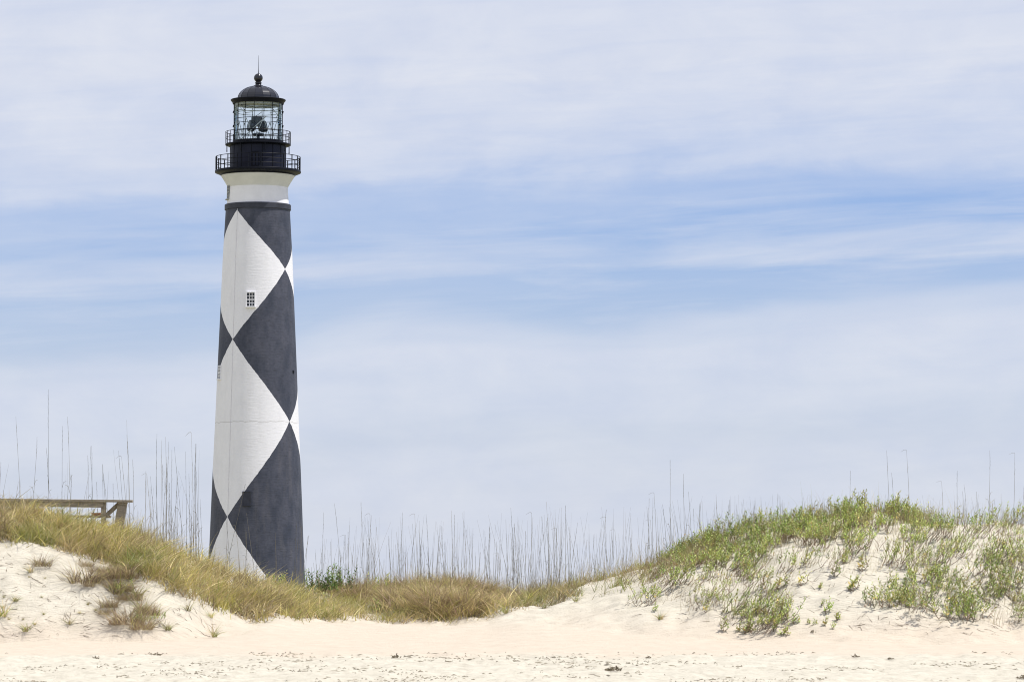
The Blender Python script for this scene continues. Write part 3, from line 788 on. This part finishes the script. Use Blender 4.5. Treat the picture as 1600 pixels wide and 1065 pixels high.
spr = [((1219, 920), 1.5, 'leafy green sprig at the right end of the leggy shrubs'), ((1253, 914), 1.3, 'bushy sprig standing alone on the bare sand slope'),
       ((1280, 920), 0.8, 'small flat sprig just right of the bushy lone sprig'), ((1291, 957), 1.3, 'tallest of the few sprigs low on the bare sand'),
       ((1284, 946), 0.6, 'tiny sprig beside the tallest low sprig'), ((1306, 970), 1.0, 'slim sprig right of the tallest low sprig'),
       ((1301, 984), 0.7, 'lowest tiny sprig on the bare sand'), ((1286, 978), 0.8, 'small dark based sprig under the tallest low sprig'),
       ((1273, 976), 0.6, 'thin seedling between two small sprigs'), ((1262, 974), 0.6, 'leftmost seedling of the low sprigs'),
       ((1243, 975), 1.1, 'forked sprig near the corner of the leggy shrubs'), ((1225, 995), 1.3, 'curling sprig at the very foot of the slope'),
       ((1333, 922), 1.4, 'leafy sprig hanging down the slope with a shadow below'), ((1303, 900), 1.4, 'sprig pair at the edge of the bare slope')]
for (p, q, l) in spr: put('sprig', ground_at(*p), q, l, None)
# taller green shrubs by the tower foot and along the dip
for (u, d, q, l) in [(512, -0.9, 1.3, 'dark green leafy bush just right of the tower foot'), (533, -0.7, 1.2, 'right half of the leafy bush pair beside the tower'),
                     (490, -0.5, 1.0, 'thin leafy shrub touching the tower edge'), (588, -0.5, 1.2, 'small green shrub at the left end of the brown mound'),
                     (432, -0.6, 1.0, 'small bright green shrub in front of the dark tower base'), (352, 0.0, 0.4, 'tiny leafy sprout in front of the white tower base')]:
    Yv = crest_Y(u)+d; x = (u-800)/F*Yv; put('dark' if u < 560 and u > 480 else 'dense', (x, Yv, Hs(x, Yv)), q, l, None)
put('sprig', ground_at(592, 958), 1.4, 'bright green sprig below the brown mound', None)
put('sprig', ground_at(500, 945), 1.1, 'green sprig in the grass right of the tower', None)
put('leggy', ground_at(985, 945), 0.6, 'small dry shrub alone on the sand left of the slope shrubs', None)
put('sprig', ground_at(1022, 955), 0.8, 'small sprig alone at the left end of the slope shrubs', None)
scatter('dense', cpts(960, 1050, 9, -0.8, 0.8), 0.55, 'small green shrub in the grass leading up to the right dune', 'small shrubs in the tan grass')

# ------------------------------------------------------------------ dry brown clumps
def clump_mesh(n, rad, L, mix, seed, up=0.6):
    global rng
    rng = np.random.default_rng(seed)
    a = rng.uniform(0, 2*math.pi, n); r_ = rad*np.sqrt(rng.random(n))
    base = np.stack([r_*np.cos(a), r_*np.sin(a)*0.8, rng.uniform(-0.02, 0.10, n)*(1-r_/rad)], 1)
    Vt, Fc = blades(base, rng.uniform(L*0.4, L*1.1, n), rng.uniform(0.010, 0.023, n), a+rng.normal(0, 1.3, n), rng.uniform(0.0, 1.0, n), rng.uniform(0.0, 1.5, n))
    return Vt, Fc, np.repeat(cols(n, mix), 10, 0)
def clump_protos(kind, name, cat, k, **kw):
    protos[kind] = []
    for i in range(k):
        Vt, Fc, cc = clump_mesh(seed=100+i+len(kind)*7, **kw)
        o = np_mesh(name, Vt, Fc, GRASSM, cc); tag(o, 'x', cat); protos[kind].append(o)
clump_protos('brown', 'dry_clump', 'dry plant', 4, n=170, rad=0.36, L=0.60, mix={'brown': 5, 'straw': 3, 'pink': 0.7, 'olive': 2.2})
clump_protos('scrub', 'dry_clump', 'dry plant', 4, n=230, rad=0.36, L=0.58, mix={'brown': 8, 'straw': 1, 'olive': 1.2})
clump_protos('tuft', 'grass_tuft', 'grass tuft', 4, n=46, rad=0.07, L=0.42, mix={'olive': 3, 'straw': 3, 'green': 2, 'brown': 2})
rng = np.random.default_rng(77)
for p in (sample_poly([(530, 925), (560, 918), (660, 915), (790, 925), (800, 945), (740, 960), (700, 966), (650, 955), (600, 952), (535, 940)], 120)):
    _g = ground_at(*p)
    if vnoise(np.array([_g[0]]), np.array([_g[1]]), 0.6, 3.9)[0] < -0.24: continue
    put('brown', ground_at(*p), 1.0, 'tangled brown dry clump in the mound between the dunes', 'dry clumps of the brown mound', rnd.uniform(0, 6))
for u in list(range(520, 800, 12))+list(range(800, 1010, 17)):
    Yv = crest_Y(u)+rnd.uniform(-.4, .3); x = (u+rnd.uniform(-6, 6)-800)/F*Yv
    put('brown', (x, Yv, Hs(x, Yv)-0.02), 1.05 if u < 800 else 0.6, 'tangled brown dry clump in the mound between the dunes', 'dry clumps of the brown mound', rnd.uniform(0, 6))
for (p, q, l) in [((206, 940), 0.8, 'middle clump of the trailing brown growth on the left slope'), ((188, 905), 0.9, 'clump joining the grass edge to the trailing brown growth'), ((232, 962), 0.8, 'dense clump beside the largest brown one'), ((198, 975), 1.15, 'largest dry brown clump low on the left sand slope'), ((222, 984), 0.75, 'brown clump at the right foot of the largest one'), ((172, 950), 0.75, 'thin brown clump reaching up the slope'),
                  ((132, 912), 1.1, 'dark brown clump midway up the left sand slope'), ((66, 885), 0.7, 'small dark clump just under the grass at left'), ((150, 895), 0.5, 'small clump above the dark brown one'),
                  ((172, 905), 0.7, 'olive brown clump hanging from the grass edge'), ((190, 925), 0.95, 'sparse clump above the largest brown one')]:
    put('scrub', ground_at(*p), q, l, None, rnd.uniform(0, 6))
for (p, q, l) in [((48, 895), 0.8, 'thin grass tuft on the left sand slope near the frame edge'), ((40, 990), 0.9, 'spiky tuft near the bottom of the left slope'), ((24, 940), 0.7, 'lone dark blades on the far left sand'),
                  ((108, 975), 0.8, 'small tuft in front of the left slope hollow'), ((335, 995), 1.0, 'single upright tuft low on the sand right of the clumps'), ((262, 985), 0.9, 'thin blades right of the largest clump'),
                  ((215, 935), 1.3, 'green blades leaning out above the largest clump'), ((200, 905), 1.6, 'olive blades at the top of the trailing brown growth'), ((183, 930), 1.5, 'olive blades midway down the trailing brown growth'), ((222, 960), 1.5, 'olive blades at the right of the trailing brown growth'), ((4, 965), 1.3, 'olive tuft at the left frame edge'), ((295, 955), 0.9, 'short blades under the grass edge'),
                  ((330, 965), 0.8, 'sparse blades on the sand under the grass edge'), ((900, 940), 0.9, 'isolated grass tuft on the sand rising to the right'), ((850, 950), 0.9, 'grass tuft at the lower edge of the tan grass'),
                  ((790, 958), 0.9, 'grass tuft where the dip meets the sand'), ((1032, 968), 0.7, 'thin blades under the first slope shrubs')]:
    put('tuft', ground_at(*p), q, l, None, rnd.uniform(0, 6))
for p in sample_poly([(110, 875), (200, 880), (235, 930), (255, 985), (165, 985), (150, 930), (100, 915)], 16):
    put('scrub', ground_at(*p), 0.55, 'straggly bit of brown scrub trailing down the left sand slope', 'straggly scrub on the left slope', rnd.uniform(0, 6))
for p in sample_poly([(150, 890), (210, 890), (250, 985), (180, 985)], 7):
    put('leggy', ground_at(*p), 0.6, 'thin brown stemmed plant among the scrub on the left slope', 'thin plants in the left scrub')
for p in sample_poly([(0, 870), (60, 880), (110, 900), (160, 940), (140, 985), (20, 985), (-10, 930)], 16):
    put('tuft', ground_at(*p), 0.32, 'few wispy dry blades on the left sand slope', 'wispy blades on the left slope', rnd.uniform(0, 6))

# ------------------------------------------------------------------ tall dry stalks
STALKM = foliage_mat('dry_stalk', 0.0, 0.7)
def stalk_mesh(seed, hook):
    r = random.Random(seed)
    mb = MB(); pts = []
    bx, by = r.uniform(-.05, .05), r.uniform(-.05, .05); w1 = r.uniform(-.012, .012)
    for i in range(9):
        t = i/8; pts.append((bx*t*t+w1*math.sin(t*5), by*t*t, t))
    mb.tube(pts, [0.0043*(1-0.6*i/8) for i in range(9)], 4, False)
    # remains of the seed head, held close to the stem, or bent over
    p = Vector(pts[6])
    for k in range(r.randint(3, 7)):
        t = 0.70+0.3*k/7; q = Vector((bx*t*t+w1*math.sin(t*5), by*t*t, t))
        mb.tube([q, q+Vector((r.uniform(-.012, .014), r.uniform(-.01, .01), 0.045))], [0.0022, 0.0012], 3, False)
    if hook:
        s_ = r.choice([-1, 1]); q = Vector(pts[8])
        mb.tube([q, q+Vector((s_*.015, 0, .008)), q+Vector((s_*.06, 0, .006)), q+Vector((s_*.13, 0, -.02))], [0.0022, 0.002, 0.0018, 0.001], 3, False)
    for k in range(r.randint(1, 3)):       # dry blades low on the stem
        t = r.uniform(0.08, 0.4); a_ = r.uniform(0, 6.28); l_ = r.uniform(.08, .2)
        q = Vector((bx*t*t+w1*math.sin(t*5), by*t*t, t))
        mb.tube([q, q+Vector((math.cos(a_)*l_*.3, math.sin(a_)*l_*.2, l_*.5)), q+Vector((math.cos(a_)*l_*.8, math.sin(a_)*l_*.4, l_*.6))], [0.0035, 0.003, 0.001], 3, False)
    me = bpy.data.meshes.new('grass_stalk'); me.from_pydata(mb.v, [], mb.f); me.update()
    c0 = r.choice([(0.17, 0.155, 0.115), (0.13, 0.125, 0.10), (0.22, 0.19, 0.13)])
    with_col(me, [c0]*len(mb.v)); me.materials.append(STALKM)
    return me
SM = [stalk_mesh(200+i, i == 3) for i in range(18)]
nst = 0
def stalk(px, ptop, d, label, group=None, lean=None, mesh=None):
    """a stalk rooted d metres behind (+) or before (-) the crest, whose tip shows near row ptop"""
    global nst
    u = px; Yv = crest_Y(u)+d; x = (px-800)/F*Yv; z = Hs(x, Yv)
    L = max(0.25, float(zpy(ptop, Yv))-z)
    o = bpy.data.objects.new('grass_stalk', SM[rnd.randrange(18)] if mesh is None else SM[mesh]); C.objects.link(o)
    k = 1.15 if L > 1.2 else 1.0
    o.location = (x, Yv, z-0.03); o.scale = (k, k, L+0.03)
    o.rotation_euler = (rnd.uniform(-.03, .03), lean if lean is not None else rnd.gauss(-0.01, 0.035), 0)
    tag(o, label, 'stalk', group); nst += 1
    return o
for (x, yt, d, ln, l) in [(77, 608, .5, -.02, 'tallest dry stalk, rising above the wooden rail at left'), (113, 650, .5, -.04, 'second tallest stalk above the wooden rail'), (33, 650, .4, -.05, 'tall stalk nearest the left frame edge'),
                    (204, 656, .6, -.03, 'tall stalk just past the right end of the wooden rail'), (306, 698, .6, 0.0, 'straight stalk standing closest to the tower on its left'), (52, 682, .5, .06, 'stalk leaning right above the left end of the rail'),
                    (145, 696, .5, 0, 'lone stalk above the middle of the rail'), (167, 724, .4, -.06, 'short stalk leaning left above the rail'), (97, 665, .7, 0, 'stalk between the two tallest ones above the rail'),
                    (505, 800, .2, -.02, 'dark stalk rising from the leafy bush right of the tower'), (540, 785, .6, -.10, 'long slanting stalk right of the leafy bush'), (572, 784, .5, -.06, 'tallest stalk at the left end of the brown mound'),
                    (627, 800, .5, .0, 'taller dark stalk over the middle of the brown mound'), (727, 798, .5, -.04, 'tallest stalk at the right end of the brown mound'), (860, 783, .4, -.02, 'tallest stalk over the tan grass'),
                    (1049, 718, .3, -.02, 'tall lone stalk at the left end of the thicket'), (1068, 740, .4, 0, 'second tall stalk at the left end of the thicket'), (1026, 770, .3, -.01, 'stalk left of the tall lone one by the thicket'),
                    (1389, 703, .4, -.02, 'taller left stalk of the tall pair above the thicket'), (1421, 703, .4, -.01, 'right stalk of the tall pair above the thicket'), (1398, 738, .5, -.03, 'shorter stalk between the tall pair'),
                    (1328, 735, .4, 0, 'single stalk standing clear above the thicket middle'), (1495, 735, .4, -.01, 'stalk above the sand crown right of the thicket'), (1546, 703, -.2, .02, 'tall stalk rising from the sand crown at right'),
                    (1582, 708, .0, .06, 'tall stalk leaning right at the right frame edge'), (352, 752, -.3, .22, 'stalk crossing the tower base, leaning right'), (400, 800, .2, -.12, 'stalk bent across the dark tower base')]:
    stalk(x, yt, d, l, None, ln)
def row(n, u0, u1, t0, t1, d0, d1, label, group, lean=0.035):
    for k in range(n):
        u = rnd.uniform(u0, u1); t_ = rnd.random()**0.8
        stalk(u, t0+(t1-t0)*t_+(0 if rnd.random() > .3 else 12), rnd.uniform(d0, d1), label, group, rnd.gauss(-0.012, lean))
row(12, -5, 195, 680, 770, .1, 1.2, 'thin dry stalk rising behind the wooden rail', 'stalks behind the wooden rail')
row(36, 195, 318, 675, 800, -.2, 1.4, 'thin dry stalk between the wooden rail and the tower', 'stalks between the rail and the tower', .03)
row(16, 325, 475, 800, 880, -.6, .8, 'thin stalk showing against the tower base', 'stalks against the tower base', .08)
row(12, 478, 535, 820, 890, -.2, .9, 'thin stalk among the leafy bushes right of the tower', 'stalks by the leafy bushes')
row(62, 540, 800, 796, 880, -.2, 1.6, 'thin dry stalk standing over the brown mound', 'stalks over the brown mound', .045)
row(56, 800, 1050, 775, 875, -.6, 1.6, 'thin dry stalk over the tan grass between mound and thicket', 'stalks over the tan grass', .045)
row(46, 1050, 1450, 762, 812, -.3, 1.6, 'thin stalk poking out of the shrub thicket', 'stalks poking out of the thicket', .03)
row(20, 1450, 1605, 745, 805, -.3, 1.2, 'thin stalk above the sand crown at the right edge', 'stalks above the sand crown', .04)
# beyond the first 300, the many thinner ones together
def more_stalks():
    mb = MB(); CC = []
    for (n, u0, u1, t0, t1, d0, d1) in ((160, 540, 810, 800, 890, -.3, 2.2), (150, 800, 1060, 790, 880, -.6, 2.2), (170, 1060, 1600, 770, 815, -.3, 2.2), (26, 195, 325, 690, 820, -.2, 2.0), (16, 470, 540, 830, 895, -.2, 1.5), (14, 0, 195, 720, 790, .1, 1.6)):
        for k in range(n):
            u = rnd.uniform(u0, u1); Yv = crest_Y(u)+rnd.uniform(d0, d1); x = (u-800)/F*Yv; z = Hs(x, Yv)-.03
            L = max(.25, float(zpy(t0+(t1-t0)*rnd.random(), Yv))-z); a_ = rnd.gauss(-.01, .085); b_ = rnd.gauss(0, .05)
            n0 = len(mb.v)
            mb.tube([(x+L*(a_*t+b_*t*t), Yv+L*.03*t, z+L*t) for t in (0, .25, .5, .75, 1)], [.0042, .0037, .003, .0022, .0011], 3, False)
            c_ = rnd.choice([(0.17, 0.155, 0.115), (0.14, 0.13, 0.10), (0.24, 0.20, 0.14)]); CC += [c_]*(len(mb.v)-n0)
    me = bpy.data.meshes.new('thin_stalks'); me.from_pydata(mb.v, [], mb.f); me.update(); with_col(me, CC); me.materials.append(STALKM)
    o = bpy.data.objects.new('thin_stalks', me); C.objects.link(o); tag(o, 'finest dry stems standing along the tops of the dunes', 'stalks', None, 'stuff')
more_stalks()
print('stalks', nst)

# ------------------------------------------------------------------ the wooden rail
m, nt, b, out = new_mat('weathered_wood')
oc = N(nt, 'ShaderNodeTexCoord').outputs['Object']
wv = noise(nt, mapping(nt, oc, (1.2, 14, 14)), 2.2, 6, 0.6, 0.4)
c = ramp(nt, wv, [(0.3, (0.14, 0.115, 0.085)), (0.5, (0.27, 0.23, 0.175)), (0.72, (0.38, 0.34, 0.27))])
lich = ramp(nt, noise(nt, oc, 6, 4), [(0.55, 0), (0.7, 0.6)])
nt.links.new(mixc(nt, lich, c, (0.24, 0.24, 0.13)), b.inputs['Base Color']); b.inputs['Roughness'].default_value = 0.85
nt.links.new(bump(nt, wv, 0.01, 0.8), b.inputs['Normal'])
WOOD = m
RY = 105.4
def wx(px): return xat(px, RY, 4)
def wz(py): return float(zat(py, RY))
z0 = wz(830)
bench = empty('wooden_rail', (wx(150), RY, z0), 'weathered wooden rail with flat top board, half sunk in the left dune grass', 'wooden rail')
ox, oy, oz = bench.location
def part(name, c_, d_, rot=None):
    mb = MB(); mb.box((0, 0, 0), d_); o = mb.build(name, WOOD, bench); o.location = (c_[0]-ox, c_[1]-oy, c_[2]-oz)
    if rot: o.rotation_euler = rot
    bv = o.modifiers.new('b', 'BEVEL'); bv.width = 0.008; bv.segments = 2
    return o
L_ = wx(207)-wx(-90); cxx = (wx(207)+wx(-90))/2
part('top_board', (cxx, RY, wz(781.0)), (L_, 0.34, 0.065), (R(1.5), R(0.62), 0))
part('side_board', ((wx(164)+wx(-90))/2, RY-0.10, wz(786.5)), (wx(160)-wx(-90), 0.045, 0.15), (0, R(0.75), 0))
part('post', (wx(162), RY-0.02, wz(810)), (0.125, 0.12, wz(784)-wz(840)))
part('end_post', (wx(187.5), RY-0.01, wz(812)), (0.24, 0.09, wz(784)-wz(842)), (0, R(9), 0))
part('brace', (wx(176), RY+0.09, wz(795)), (0.50, 0.05, 0.11), (0, R(-43), 0))
part('lower_board', (wx(120), RY+0.25, wz(806)), (1.7, 0.3, 0.06), (0, R(0.5), 0))
mb = MB(); mb.box((0, 0, 0), (0.30, 0.22, 0.035)); mb.box((0.0, -0.10, -0.02), (0.30, 0.02, 0.05))
o = mb.build('red_board', simple('red_paint', (0.62, 0.07, 0.05), 0.5), None); o.location = (wx(151), RY+0.25, wz(801.6))
tag(o, 'small bright red board lying under the wooden rail beside its post', 'board')

# ------------------------------------------------------------------ debris on the beach
DEB = simple('dried_weed', (0.16, 0.13, 0.085), 0.9, var=0.4, scale=30)
def weed_lump(seed, r0):
    r = random.Random(seed); mb = MB()
    for k in range(26):
        a_ = r.uniform(0, 6.28); d_ = r0*math.sqrt(r.random()); z_ = r.uniform(0, r0*0.9)*(1-d_/r0)
        p = Vector((math.cos(a_)*d_, math.sin(a_)*d_, z_)); q = Vector((r.uniform(-1, 1), r.uniform(-1, 1), r.uniform(-.2, .7)))*r0*0.5
        mb.tube([p, p+q*0.5+Vector((0, 0, r0*.15)), p+q], [r0*.07, r0*.09, r0*.03], 4, True)
    return mb
for (p, r0, l) in [((958, 1048), 0.17, 'biggest dark lump of dried weed on the foreshore'), ((620, 1027), 0.11, 'dark twiggy lump of weed left of the picture centre'), ((150, 1028), 0.08, 'small weed lump at the left of the foreshore'),
                   ((1270, 989), 0.07, 'small round dark burr on the sand below the sprigs'), ((1337, 1026), 0.09, 'dark weed lump under the bare slope'), ((1013, 1028), 0.07, 'flat weed scrap right of the biggest lump'),
                   ((1392, 1030), 0.07, 'weed scrap under the broad shrub patch'), ((245, 1023), 0.08, 'dark weed scrap in front of the largest brown clump'), ((1597, 1060), 0.12, 'dark weed lump in the bottom right corner')]:
    x, y, z = ground_at(*p); o = weed_lump(int(p[0]), r0).build('weed_lump', DEB, None, False, (x, y, z)); tag(o, l, 'dried weed')
# scattered scraps too many to count
n = 6500
bandY = rng.uniform(84.5, 93.8, n); bx = rng.uniform(-11.6, 11.6, n)
keep = vnoise(bx, bandY, 1.6, 3.3) + 0.4*vnoise(bx, bandY, 0.5, 1.1) > rng.uniform(-0.02, 0.36, n)
bx, bandY = bx[keep], bandY[keep]
mb = MB()
hz = height(bx, bandY)
for x, y, z in zip(bx, bandY, hz):
    l_ = rnd.uniform(0.02, 0.09) if rnd.random() < .85 else rnd.uniform(.1, .2); a_ = rnd.gauss(0, 0.8); r_ = rnd.uniform(.004, .011)
    dx, dy = math.cos(a_)*l_, math.sin(a_)*l_
    mb.tube([(x-dx/2, y-dy/2, z+r_*.3), (x+rnd.uniform(-.01, .01), y, z+r_+rnd.uniform(0, .02)), (x+dx/2, y+dy/2, z+r_*.3)], [r_*.6, r_, r_*.5], 4, True)
o = mb.build('beach_debris', simple('pale_debris', (0.33, 0.29, 0.22), 0.9, var=0.5, scale=2.5)); tag(o, 'scraps of dried weed and twigs strewn over the foreshore', 'debris', None, 'stuff')
# thin shoots and twigs on the dune faces
mb = MB()
for poly, n in (([(0, 860), (120, 880), (250, 930), (340, 975), (330, 995), (0, 1000)], 170), ([(1000, 930), (1240, 880), (1600, 850), (1620, 995), (1240, 985), (1000, 965)], 330), ([(1380, 870), (1620, 820), (1620, 990), (1400, 980)], 160)):
    for (x, y, z) in gpts(poly, n):
        l_ = rnd.uniform(.06, .30); a_ = rnd.uniform(0, 6.28); dx, dy = math.cos(a_)*l_, math.sin(a_)*l_*.6
        x2, y2 = x+dx, y+dy; z2 = Hs(x2, y2); xm, ym = (x+x2)/2, (y+y2)/2; zm = Hs(xm, ym)
        mb.tube([(x, y, z+.004), (xm+rnd.uniform(-.03, .03), ym, zm+rnd.uniform(.01, .05)), (x2, y2, z2+rnd.uniform(0, .06))], [.006, .005, .002], 3, False)
o = mb.build('fallen_twigs', simple('twig', (0.20, 0.15, 0.11), 0.8, var=0.3)); tag(o, 'dry twigs and runners strewn over the dune faces', 'twigs', None, 'stuff')
for o in bpy.data.objects:
    if 'used' in o: del o['used']
for k_, l_ in protos.items():
    for o in l_:
        if o.get('label') == 'x':
            for ch in list(o.children): bpy.data.objects.remove(ch)
            bpy.data.objects.remove(o)
